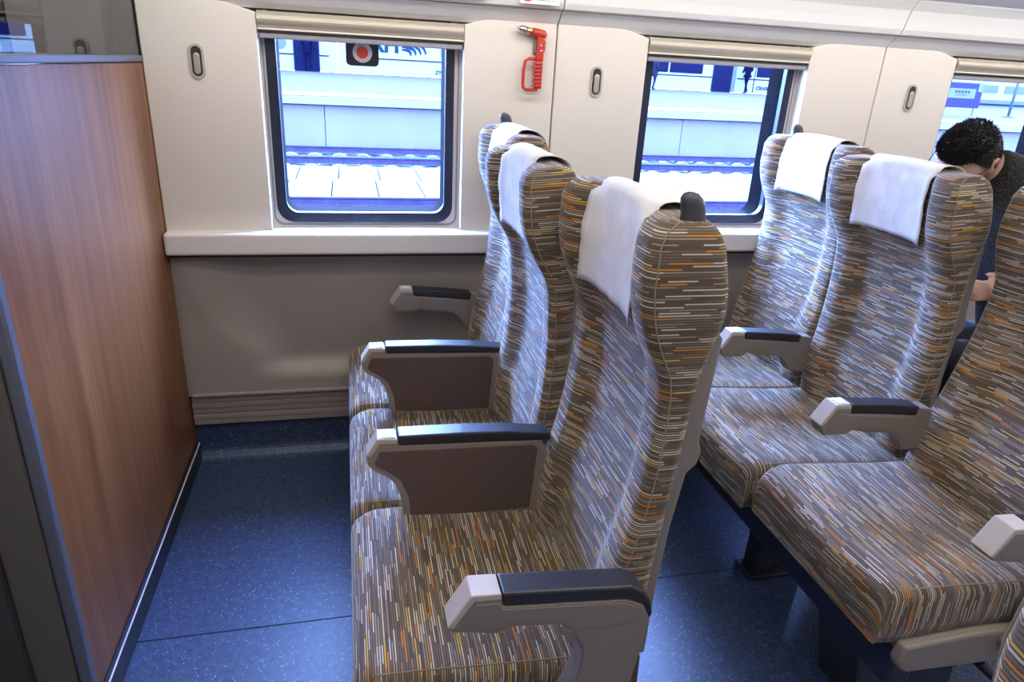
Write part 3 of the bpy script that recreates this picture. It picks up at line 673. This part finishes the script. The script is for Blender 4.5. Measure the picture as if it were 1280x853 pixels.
def seat_base(X0, label):
    r = empty('seat_base', (X0, -0.85, 0)); tag(r, label, 'seat frame', 'dark seat frames')
    MB().box((0.045, -0.72, 0.235), (0.105, 0.74, 0.335), 0.008).build('front_beam', M['navy'], r)
    MB().box((0.345, -0.72, 0.255), (0.405, 0.74, 0.335), 0.008).build('rear_beam', M['navy'], r)
    for y in (-0.09, 0.66):
        MB().box((0.14, y-0.03, 0.012), (0.20, y+0.03, 0.30), 0.006).build('leg', M['navy'], r)
        MB().box((0.12, y-0.045, 0.0), (0.36, y+0.045, 0.014), 0.004).build('foot_plate', M['navy'], r)
        MB().prism([(0.20, 0.014), (0.34, 0.014), (0.36, 0.26), (0.20, 0.30)], 'xz', y-0.012, y+0.012, 0.004).build('gusset', M['navy'], r)
    MB().prism([(0.13, 0.0), (0.40, 0.0), (0.38, 0.30), (0.06, 0.30)], 'xz', -0.60, -0.45, 0.01).build('pedestal', M['navy'], r)
    MB().prism([(0.11, 0.24), (0.34, 0.26), (0.34, 0.30), (0.11, 0.30)], 'xz', -0.44, 0.70, 0.004).build('cross_plate', M['navy'], r)
    MB().tube([(0.44, -0.66, 0.12), (0.44, 0.66, 0.12)], 0.012, 8).build('footrest_bar', M['navy'], r)
    for y in (-0.62, 0.0, 0.6): MB().tube([(0.38, y, 0.28), (0.44, y, 0.12)], 0.010, 6).build('bracket', M['navy'], r)
    return r
seat_base(0, 'dark steel frame under the row facing the partition')
seat_base(1, 'dark navy steel frame under the second seat row')

# ================================================================== PEOPLE
def skin_obj(name, nodes, edges, root, m, parent=None, sub=2):
    me = bpy.data.meshes.new(name); me.from_pydata([n[0] for n in nodes], edges, []); o = bpy.data.objects.new(name, me); sc.collection.objects.link(o)
    o.modifiers.new('skin', 'SKIN'); ly = me.skin_vertices[0].data if me.skin_vertices else None
    if ly is None:
        bm = bmesh.new(); bm.from_mesh(me); bm.verts.layers.skin.verify(); bm.to_mesh(me); bm.free(); ly = me.skin_vertices[0].data
    for i, n in enumerate(nodes):
        r = n[1]; ly[i].radius = r if isinstance(r, tuple) else (r, r); ly[i].use_root = (i == root)
    s = o.modifiers.new('sub', 'SUBSURF'); s.levels = sub; s.render_levels = sub
    dg = bpy.context.evaluated_depsgraph_get(); ev = bpy.data.meshes.new_from_object(o.evaluated_get(dg)); ev.name = name
    bpy.data.objects.remove(o); ev.materials.clear(); ev.materials.append(m)
    ev.polygons.foreach_set('use_smooth', [True]*len(ev.polygons))
    return ev
def mesh_into(mb, me, mi=0): mb.add([v.co[:] for v in me.vertices], [tuple(p.vertices) for p in me.polygons], None, True, mi)

# --- man in the third row, head bowed, facing the front and slightly towards the aisle
HC = Vector((1.863, -0.600, 1.226))
yaw = math.radians(186); pit = math.radians(-40)
hf = Vector((math.cos(yaw)*math.cos(pit), math.sin(yaw)*math.cos(pit), math.sin(pit))).normalized()
hl = Vector((0, 0, 1)).cross(hf).normalized(); hu = hf.cross(hl)
rl = math.radians(-20); hl, hu = math.cos(rl)*hl + math.sin(rl)*hu, -math.sin(rl)*hl + math.cos(rl)*hu
HR = Matrix((hf, hl, hu)).transposed()
def H(a, b, c): return HC + HR @ Vector((a, b, c))
def head_mesh():
    V = []; F = []; nu, nv = 32, 22
    for j in range(nv+1):
        th = math.pi*j/nv
        for i in range(nu):
            ph = 2*math.pi*i/nu; x, y, z = math.sin(th)*math.cos(ph), math.sin(th)*math.sin(ph), math.cos(th)
            X, Y, Z = 0.098*x, 0.077*y, 0.115*z
            if z < 0: Y *= 1-0.25*z*z; X *= (1-0.12*z*z)
            if x > 0.3:                                    # face: flatter front, brow, nose, mouth, chin, eye hollows
                X -= 0.012*sstep((x-0.3)/0.7)
                fy = abs(y)
                X += 0.022*math.exp(-(fy/0.13)**2)*math.exp(-((z+0.18)/0.16)**2)
                X += 0.006*math.exp(-((z-0.12)/0.08)**2)
                X -= 0.010*math.exp(-((fy-0.38)/0.16)**2)*math.exp(-((z+0.02)/0.09)**2)
                X += 0.007*math.exp(-(fy/0.3)**2)*math.exp(-((z+0.52)/0.07)**2)
                X += 0.006*math.exp(-(fy/0.25)**2)*math.exp(-((z+0.80)/0.12)**2)
            V.append(H(X, Y, Z))
    for j in range(nv):
        for i in range(nu): F.append((j*nu+i, (j+1)*nu+i, (j+1)*nu+(i+1) % nu, j*nu+(i+1) % nu))
    return V, F
pelv = Vector((2.19, -0.75, 0.58)); chest = Vector((2.09, -0.68, 1.0)); nb = Vector((2.015, -0.635, 1.175))
sl, sr = Vector((2.07, -0.86, 1.12)), Vector((2.06, -0.47, 1.12))
el, er = Vector((2.10, -0.90, 0.86)), Vector((2.03, -0.44, 0.86))
wl, wr = Vector((2.035, -0.745, 0.838)), Vector((1.955, -0.56, 0.845))
kl, kr = Vector((1.80, -0.86, 0.64)), Vector((1.80, -0.61, 0.68)); al, ar = Vector((1.86, -0.87, 0.09)), Vector((1.86, -0.63, 0.09))
mid = pelv.lerp(chest, .5)
def torso_arms(mb, k, sleeve=1.0):
    mb.tube([pelv+Vector((0, 0, -0.09)), pelv, mid, chest, chest.lerp(nb, .6), nb], [0.10+k, 0.125+k, 0.115+k, 0.125+k, 0.10+k, 0.06+k], 16)
    for S_, E_, W_ in ((sl, el, wl), (sr, er, wr)):
        W2 = E_.lerp(W_, sleeve)
        mb.tube([chest.lerp(nb, .45), S_, S_.lerp(E_, .5), E_, E_.lerp(W2, .5), W2], [0.07+k, 0.056+k, 0.047+k, 0.041+k, 0.036+k, 0.027+k], 12); mb.ellipsoid(S_, (0.056+k,)*3)
def hips_legs(mb, k, down=1.0):
    mb.ellipsoid(pelv+Vector((-0.01, 0, -0.03)), (0.12+k, 0.155+k, 0.11+k))
    for K_, A_, dy in ((kl, al, -0.09), (kr, ar, 0.10)):
        hip = pelv + Vector((-0.03, dy, -0.03)); A2 = K_.lerp(A_, down)
        mb.tube([hip, hip.lerp(K_, .5), K_, K_.lerp(A2, .3), A2], [0.085+k, 0.075+k, 0.058+k, 0.055+k, 0.038+k], 12); mb.ellipsoid(K_, (0.06+k,)*3)
def fuse(o, size):
    """one continuous surface out of overlapping closed forms"""
    bm = bmesh.new(); bm.from_mesh(o.data); bmesh.ops.remove_doubles(bm, verts=bm.verts[:], dist=0.0002); bmesh.ops.recalc_face_normals(bm, faces=bm.faces[:]); bm.to_mesh(o.data); bm.free()
    rm = o.modifiers.new('join', 'REMESH'); rm.mode = 'VOXEL'; rm.voxel_size = size; rm.use_smooth_shade = True
    bk = bpy.data.meshes.new_from_object(o.evaluated_get(bpy.context.evaluated_depsgraph_get())); o.modifiers.clear(); o.data = bk
    bm = bmesh.new(); bm.from_mesh(bk); seen = set(); isl = []
    for v in bm.verts:                                   # drop pockets left inside
        if v in seen: continue
        st_ = [v]; seen.add(v); grp = []
        while st_:
            q = st_.pop(); grp.append(q)
            for e in q.link_edges:
                t = e.other_vert(q)
                if t not in seen: seen.add(t); st_.append(t)
        isl.append(grp)
    isl.sort(key=len)
    for g_ in isl[:-1]: bmesh.ops.delete(bm, geom=g_, context='VERTS')
    bmesh.ops.smooth_vert(bm, verts=bm.verts[:], factor=0.5, use_axis_x=True, use_axis_y=True, use_axis_z=True)
    bm.to_mesh(bk); bm.free()
bodyb = MB()
torso_arms(bodyb, 0.0); hips_legs(bodyb, 0.0)
bodyb.tube([chest.lerp(nb, .7), nb, HC + HR @ Vector((-0.045, 0, -0.055))], [0.065, 0.056, 0.05], 14)
for A_ in (al, ar): bodyb.tube([A_+Vector((0.04, 0, -0.045)), A_+Vector((-0.06, 0, -0.05)), A_+Vector((-0.18, 0, -0.06))], [0.032, 0.036, 0.026], 12)
bodyb.add(*head_mesh(), None, True)
for w_, sgn in ((wl, 1), (wr, -1)):                       # hands: palm, four curled fingers, thumb
    d = Vector((-0.96, 0.15*sgn, -0.1)).normalized(); side = Vector((0, 0, 1)); across = d.cross(side).normalized()
    bodyb.tube([w_, w_+d*0.03, w_+d*0.07, w_+d*0.088], [0.026, 0.034, 0.036, 0.030], 12)
    for q, ln in ((-0.027, 0.060), (-0.009, 0.072), (0.009, 0.068), (0.027, 0.052)):
        b0 = w_ + d*0.078 + side*q
        bodyb.tube([b0, b0+d*ln*0.5+across*0.004*sgn, b0+d*ln*0.75+across*0.022*sgn, b0+d*ln*0.6+across*0.04*sgn], [0.0095, 0.009, 0.0085, 0.006], 8)
    b0 = w_ + d*0.03 + side*0.03
    bodyb.tube([b0, b0+d*0.025+side*0.018+across*0.012*sgn, b0+d*0.055+side*0.018+across*0.022*sgn], [0.012, 0.0105, 0.007], 8)
for s in (1, -1):                                        # ears
    bodyb.ellipsoid(H(-0.008, s*0.078, -0.008), (0.019, 0.007, 0.032), HR @ Matrix.Rotation(s*0.35, 3, 'Z'), 14, 8)
    rim = [H(-0.012+0.017*math.cos(t)-0.004, s*(0.084+0.004*math.sin(t)), -0.006+0.031*math.sin(t)) for t in [math.radians(a) for a in range(-60, 251, 20)]]
    bodyb.tube(rim, 0.0042, 6)
man = bodyb.build('person', M['skin'], None)
tag(man, 'black haired man in a dark flecked sweater bent over behind the second seat row', 'person')
fuse(man, 0.0065)
swm = MB(); torso_arms(swm, 0.02, 0.93); swm.tube([chest.lerp(nb, .8), nb, nb.lerp(HC, .38)], [0.09, 0.076, 0.068], 14)
fuse(swm.build('sweater', M['sweater'], man), 0.011)
trm = MB(); hips_legs(trm, 0.016, 0.93)
fuse(trm.build('trousers', M['trousers'], man), 0.012)
hb = MB(); V = []; F = []; nu, nv = 40, 22                # hair: cap plus short spikes
def hair_edge(ph):                                        # polar angle of the hairline, front to nape
    c = math.cos(ph); return 1.06 if c > 0.55 else (1.06+(0.55-c)/0.55*0.55 if c > 0 else 1.61+0.42*min(1, -c*1.4))
def hp(th, ph, k): return H(0.098*k*math.sin(th)*math.cos(ph), 0.078*k*math.sin(th)*math.sin(ph), 0.115*k*math.cos(th))
for j in range(nv+1):
    for i in range(nu):
        ph = 2*math.pi*i/nu; e = hair_edge(ph); th = e*j/nv
        V.append(hp(th, ph, 1.075+0.003*math.sin(ph*17+th*23)-0.05*(j/nv)**6))
for j in range(nv):
    for i in range(nu): F.append((j*nu+i, (j+1)*nu+i, (j+1)*nu+(i+1) % nu, j*nu+(i+1) % nu))
hb.add(V, F, None, True)
for _ in range(5200):
    ph = random.uniform(0, 2*math.pi); e = hair_edge(ph)*0.985; th = math.acos(1-random.random()*(1-math.cos(e)))
    p = hp(th, ph, 1.06); nrm = (p-HC).normalized()
    ln = (0.013 if th < 1.0 else 0.007)*random.uniform(0.7, 1.2)
    d = (nrm*0.75 + hf*0.45*(1 if th < 1 else 0) - hu*0.5*(th > 1.0) + Vector((random.uniform(-.4, .4), random.uniform(-.4, .4), random.uniform(-.4, .4)))).normalized()
    t1 = d.orthogonal().normalized()*0.0016; t2 = d.cross(t1).normalized()*0.0016
    hb.add([p+t1, p-t1*0.5+t2, p-t1*0.5-t2, p+d*ln], [(0, 1, 3), (1, 2, 3), (2, 0, 3)])
hb.build('hair', M['hair'], man, fix=False)
gl = MB()
for s in (1, -1):
    gl.tube([H(-0.012, s*0.083, 0.012), H(0.02, s*0.083, 0.012), H(0.075, s*0.072, 0.008), H(0.092, s*0.066, 0.004)], 0.0016, 6)
    gl.tube([H(0.100-0.004*abs(math.cos(t)), s*(0.034+0.026*math.cos(t)), -0.004+0.018*math.sin(t)) for t in [math.radians(a) for a in range(0, 360, 20)]], 0.0013, 6, closed=True)
gl.tube([H(0.102, 0.008, 0.0), H(0.106, 0, 0.003), H(0.102, -0.008, 0.0)], 0.0014, 6)
gl.build('glasses', M['black'], man)

# ================================================================== OUTSIDE: TRACKS, PLATFORM, TRAIN
gd = MB(); nx, ny = 200, 40; V = []; F = []
for i in range(nx+1):
    for j in range(ny+1):
        V.append((-26+60*i/nx, 0.6+20*j/ny, -1.20+random.uniform(-0.03, 0.03)))
for i in range(nx):
    for j in range(ny): a = i*(ny+1)+j; F.append((a, a+ny+1, a+ny+2, a+1))
gd.add(V, F, None, False); tag(gd.build('ground', M['ballast'], fix=False), kind='structure')
def fastener_mesh():
    mb = MB(); pr = [(-0.22, 0.0)] + [(-0.20+0.40*t/8, 0.05+0.075*math.sin(math.pi*t/8)) for t in range(9)] + [(0.22, 0.0)]
    mb.prism(pr, 'xz', -0.34, 0.34, 0.012); return mb
def track(name, label, rails, sx, ex, dx):
    r = empty(name, (0, rails[0], -1.15)); tag(r, label, 'track', 'railway tracks')
    rp = [(-0.07, 0.0), (0.07, 0.0), (0.07, 0.018), (0.018, 0.035), (0.018, 0.125), (0.036, 0.14), (0.036, 0.168), (-0.036, 0.168), (-0.036, 0.14), (-0.018, 0.125), (-0.018, 0.035), (-0.07, 0.018)]
    for y in rails:
        MB().prism([(a+y-rails[0], b) for a, b in rp], 'yz', -26, 32).build('rail', M['steelrail'], r)
    first = None
    for y in rails:
        n = int((ex-sx)/dx)
        for i in range(n):
            if first is None:
                f = fastener_mesh().build('sleeper_block', M['concrete'], r); first = f.data
                c = MB().box((-0.03, -0.16, 0.10), (0.03, -0.08, 0.17), 0.01); c.box((-0.03, 0.08, 0.10), (0.03, 0.16, 0.17), 0.01)
                cl = c.build('rail_clip', M['steelrail'], f); clip = cl.data
            else:
                f = link('sleeper_block', first, r); link('rail_clip', clip, f)
            f.location = (sx+i*dx, y-rails[0], -0.115)
    return r
track('railway_track', 'near railway track with a dark purple rail on white sleeper blocks', [10.75], -8.12, 11.5, 0.655)
track('railway_track', 'far pair of dark purple rails at the foot of the platform wall', [16.5, 18.8], -9.11, 17.5, 0.68)
db = empty('drain_cover_row', (0, 13.4, -1.15)); tag(db, 'bright row of concrete cover slabs between the two railway tracks', 'slab row')
slab = None
for i in range(24):
    for j in range(2):
        x = -8.64 + i*0.92
        if slab is None:
            so = MB().box((0, 0, 0), (0.895, 2.05, 0.07), 0.012).build('concrete_slab', M['concrete'], db); slab = so.data
        else: so = link('concrete_slab', slab, db)
        so.location = (x+0.12*j, -2.05+2.10*j+random.uniform(-.01, .01), random.uniform(-0.008, 0.008))
# platform: wall of panels under a projecting edge, paving rising gently towards the train
PSL = (0.775-0.40)/(34-20.6)
pw = empty('platform', (0, 20.3, 0)); tag(pw, 'pale blue station platform with a projecting white edge', 'platform')
for i in range(-4, 8):
    MB().box((-12.72+i*6.02, 0.15, -1.4), (-6.72+i*6.02, 0.35, 0.05), 0.01).build('wall_panel', M['platwall'], pw)
MB().box((-40, 0.2, -1.4), (46, 0.4, 0.08)).build('wall_backing', M['steelrail'], pw)
MB().prism([(-0.05, 0.085), (-0.05, 0.30), (0.0, 0.315), (0.35, 0.33), (0.35, 0.085)], 'yz', -40, 46).build('edge_slab', M['platlip'], pw)
MB().prism([(-0.02, 0.330), (0.0, 0.345), (0.55, 0.40), (0.55, 0.25), (0.1, 0.25)], 'yz', -40, 46).build('edge_strip', M['platlip'], pw)
MB().prism([(0.5, 0.394), (13.9, 0.772), (13.9, -0.3), (0.5, 0.0)], 'yz', -40, 46).build('paving', M['plattop'], pw)
# the train beyond
tn = empty('train', (0, 34, 0.77)); tag(tn, 'white high speed train with blue stripe standing beyond the platform', 'train')
for a, b in ((-45, -24), (-23.9, -0.39), (-0.35, 21.98), (22.05, 46)):
    MB().prism([(0, 0.01), (0.0, 1.6), (0.12, 2.4), (0.6, 2.9), (3, 2.9), (3, 0.01)], 'yz', a, b, 0.01).build('car_body', M['trainwhite'], tn)
def plate(name, m, x0, z0, x1, z1, d=0.02, r=0.0, y=0.0): return (MB().prism(rrect(x0, z0, x1, z1, r) if r else [(x0, z0), (x1, z0), (x1, z1), (x0, z1)], 'xz', y-d, y+0.01)).build(name, m, tn)
for a, b in ((-23.8, -2.36), (-1.2, -0.76), (1.3, 19.44), (20.95, 36.5)): plate('stripe', M['trainblue'], a, 0.70, b, 0.755)
def door(x0, x1):
    d = plate('door', M['trainwin'], x0, 0.01, x1, 2.0, 0.03); MB().ring([(x0-.05, 0.0), (x1+.05, 0.0), (x1+.05, 2.05), (x0-.05, 2.05)], [(x0, 0.03), (x1, 0.03), (x1, 2.0), (x0, 2.0)], 'xz', -0.045, 0.0).build('door_frame', M['trainblue'], d)
door(-2.32, -1.24); door(19.5, 20.55)
plate('door_leaf', M['trainpale'], 20.62, 0.01, 20.84, 2.0, 0.06)
plate('end_window', M['trainpale'], -3.9, 0.93, -2.68, 1.9, 0.02, 0.25)
plate('small_window', M['trainpale'], 4.62, 0.93, 5.3, 1.8, 0.02, 0.05)
for a, b in ((-22, -19.5), (-19.2, -16.5), (-16.2, -13.5), (-13.2, -10.5), (8.6, 13.0), (13.1, 16.8), (16.9, 18.82), (22.1, 25.5), (25.7, 29.5)): plate('window', M['trainwin'], a, 0.86, b, 1.75, 0.02, 0.06)
for a, b in ((37.4, 38.5), (39.0, 41)): plate('window_strip', M['trainpale'], a, 0.70, b, 1.15, 0.02)
plate('lower_band', M['trainpale'], 37.2, 0.02, 46, 0.32, 0.02); plate('lower_line', M['trainblue'], 37.2, 0.0, 46, 0.10, 0.03)
text('lettering', 'CRH', 1.02, M['trainlogo'], tn, (0.50, -0.012, 1.06), (HP, 0, 0), 0.01, bold=0.035)
em = MB()                                                # swept-stripe emblem
for k in range(4):
    S_, C_, E_ = (2.70, 1.58-0.13*(3-k)), (3.22+0.20*k, 1.60-0.13*(3-k)), (3.12+0.25*k, 0.94+0.03*k)
    outer, inner = [], []
    for i in range(11):
        t = i/10; x, z = ((1-t)**2*S_[q]+2*t*(1-t)*C_[q]+t*t*E_[q] for q in (0, 1))
        dx, dz = (2*(1-t)*(C_[q]-S_[q])+2*t*(E_[q]-C_[q]) for q in (0, 1)); L_ = math.hypot(dx, dz); h = 0.03+0.11*math.sin(math.pi*(0.15+0.75*t))
        outer.append((x-dz/L_*h*0.5, z+dx/L_*h*0.5)); inner.append((x+dz/L_*h*0.5, z-dx/L_*h*0.5))
    em.prism(outer+inner[::-1], 'xz', -0.015, 0.0)
em.build('emblem', M['trainlogo'], tn)
text('lettering', 'ZYTS', 0.24, M['trainlogo'], tn, (4.35, -0.012, 0.16), (HP, 0, 0), 0.01, bold=0.006)
text('lettering', 'CRH380BG', 0.27, M['trainlogo'], tn, (22.2, -0.012, 0.20), (HP, 0, 0), 0.01, bold=0.006)
# three people on and beside that train
def standing(label, x, y, z0, h, face, coat, legs, walk=0.0, skirt=False):
    k = h/1.7; c, s = math.cos(face), math.sin(face)
    def P(a, b, zz): return Vector((a*c-b*s, a*s+b*c, zz))*k
    ln, rn = (walk, -walk)
    nd = [(P(0, 0, 0.92), 0.13), (P(0, 0, 1.2), 0.14), (P(0, 0, 1.38), 0.13), (P(0.01, 0, 1.5), 0.05), (P(0.03, 0, 1.6), 0.095), (P(0.0, 0.1, 0.86), 0.085), (P(ln*.5+.03, 0.1, 0.48), 0.06), (P(ln-.05, 0.1, 0.07), 0.045), (P(ln+.12, 0.1, 0.03), 0.035),
          (P(0.0, -0.1, 0.86), 0.085), (P(rn*.5+.03, -0.1, 0.48), 0.06), (P(rn-.05, -0.1, 0.07), 0.045), (P(rn+.12, -0.1, 0.03), 0.035), (P(0, 0.2, 1.36), 0.06), (P(0.0, 0.25, 1.1), 0.045), (P(0.18, 0.2, 0.98), 0.036), (P(0, -0.2, 1.36), 0.06), (P(0.0, -0.25, 1.1), 0.045), (P(0.18, -0.2, 0.98), 0.036)]
    ed = [(0, 1), (1, 2), (2, 3), (3, 4), (0, 5), (5, 6), (6, 7), (7, 8), (0, 9), (9, 10), (10, 11), (11, 12), (2, 13), (13, 14), (14, 15), (2, 16), (16, 17), (17, 18)]
    b = MB(); mesh_into(b, skin_obj('figure', nd, ed, 0, M['skin'], sub=1)); o = b.build('person', legs, None); o.location = (x, y, z0)
    tag(o, label, 'person')
    hn = MB(); hn.ellipsoid(P(0.01, 0, 1.63), (0.1*k, 0.095*k, 0.115*k)); hn.build('hair', M['hair'], o)
    ct = MB(); mesh_into(ct, skin_obj('coat', [(nd[0][0]-Vector((0, 0, 0.28*k if skirt else 0.05)), 0.19), (nd[0][0], 0.17), (nd[1][0], 0.175), (nd[2][0], 0.165), (nd[13][0], 0.085), (nd[14][0], 0.068), (nd[15][0], 0.05), (nd[16][0], 0.085), (nd[17][0], 0.068), (nd[18][0], 0.05)], [(0, 1), (1, 2), (2, 3), (3, 4), (4, 5), (5, 6), (3, 7), (7, 8), (8, 9)], 1, coat, sub=1))
    ct.build('coat', coat, o); return o
zp = 0.30+0.095
standing('standing figure in a slate blue coat on the platform beside the far train', 15.42, 32.5, 0.735, 1.66, 0.0, M['cloth_blue'], M['cloth_blue'], 0.06, True)
standing('dark figure stepping by the open train door, seen through the second window', 21.30, 33.55, 0.765, 1.8, math.radians(200), M['cloth_dark'], M['cloth_dark'], 0.2)
standing('dark figure at the far train door, seen through the first window', -1.72, 33.6, 0.775, 1.75, -HP, M['cloth_dark'], M['cloth_dark'], 0.05)
# purple board on posts and a pole, seen through the third window
bd = empty('notice_board', (25.9, 24.0, 0.49)); tag(bd, 'purple notice board with a pale panel on the platform', 'notice board')
MB().box((-1.2, -0.03, 0.31), (1.22, 0.03, 1.33), 0.01).build('board', M['signpurple'], bd)
MB().box((-0.55, -0.045, 0.69), (0.85, -0.031, 1.09)).build('pale_panel', M['signpale'], bd)
MB().box((-0.9, -0.045, 1.0), (-0.62, -0.031, 1.34)).build('pale_patch', M['signpale'], bd)
MB().box((0.95, -0.045, 0.98), (1.2, -0.031, 1.34)).build('pale_patch', M['signpale'], bd)
for k in range(5): MB().box((-0.22+k*0.165, -0.05, 0.90), (-0.12+k*0.165, -0.046, 1.01)).build('character', M['signpurple'], bd)
MB().box((-0.15, -0.05, 0.82), (0.4, -0.046, 0.84)).build('underline', M['signpurple'], bd)
for x in (-1.0, 1.0): MB().box((x-0.03, -0.02, 0.0), (x+0.03, 0.02, 0.32)).build('post', M['trainpale'], bd)
pl_ = empty('lamp_pole', (28.9, 24.0, 0.49)); tag(pl_, 'thin pale pole on the platform right of the purple board', 'pole')
MB().tube([(0, 0, 0), (0, 0, 3.5)], 0.06, 10).build('shaft', M['trainpale'], pl_); MB().box((-0.22, -0.12, 0), (0.22, 0.12, 0.04), 0.01).build('foot', M['trainpale'], pl_)
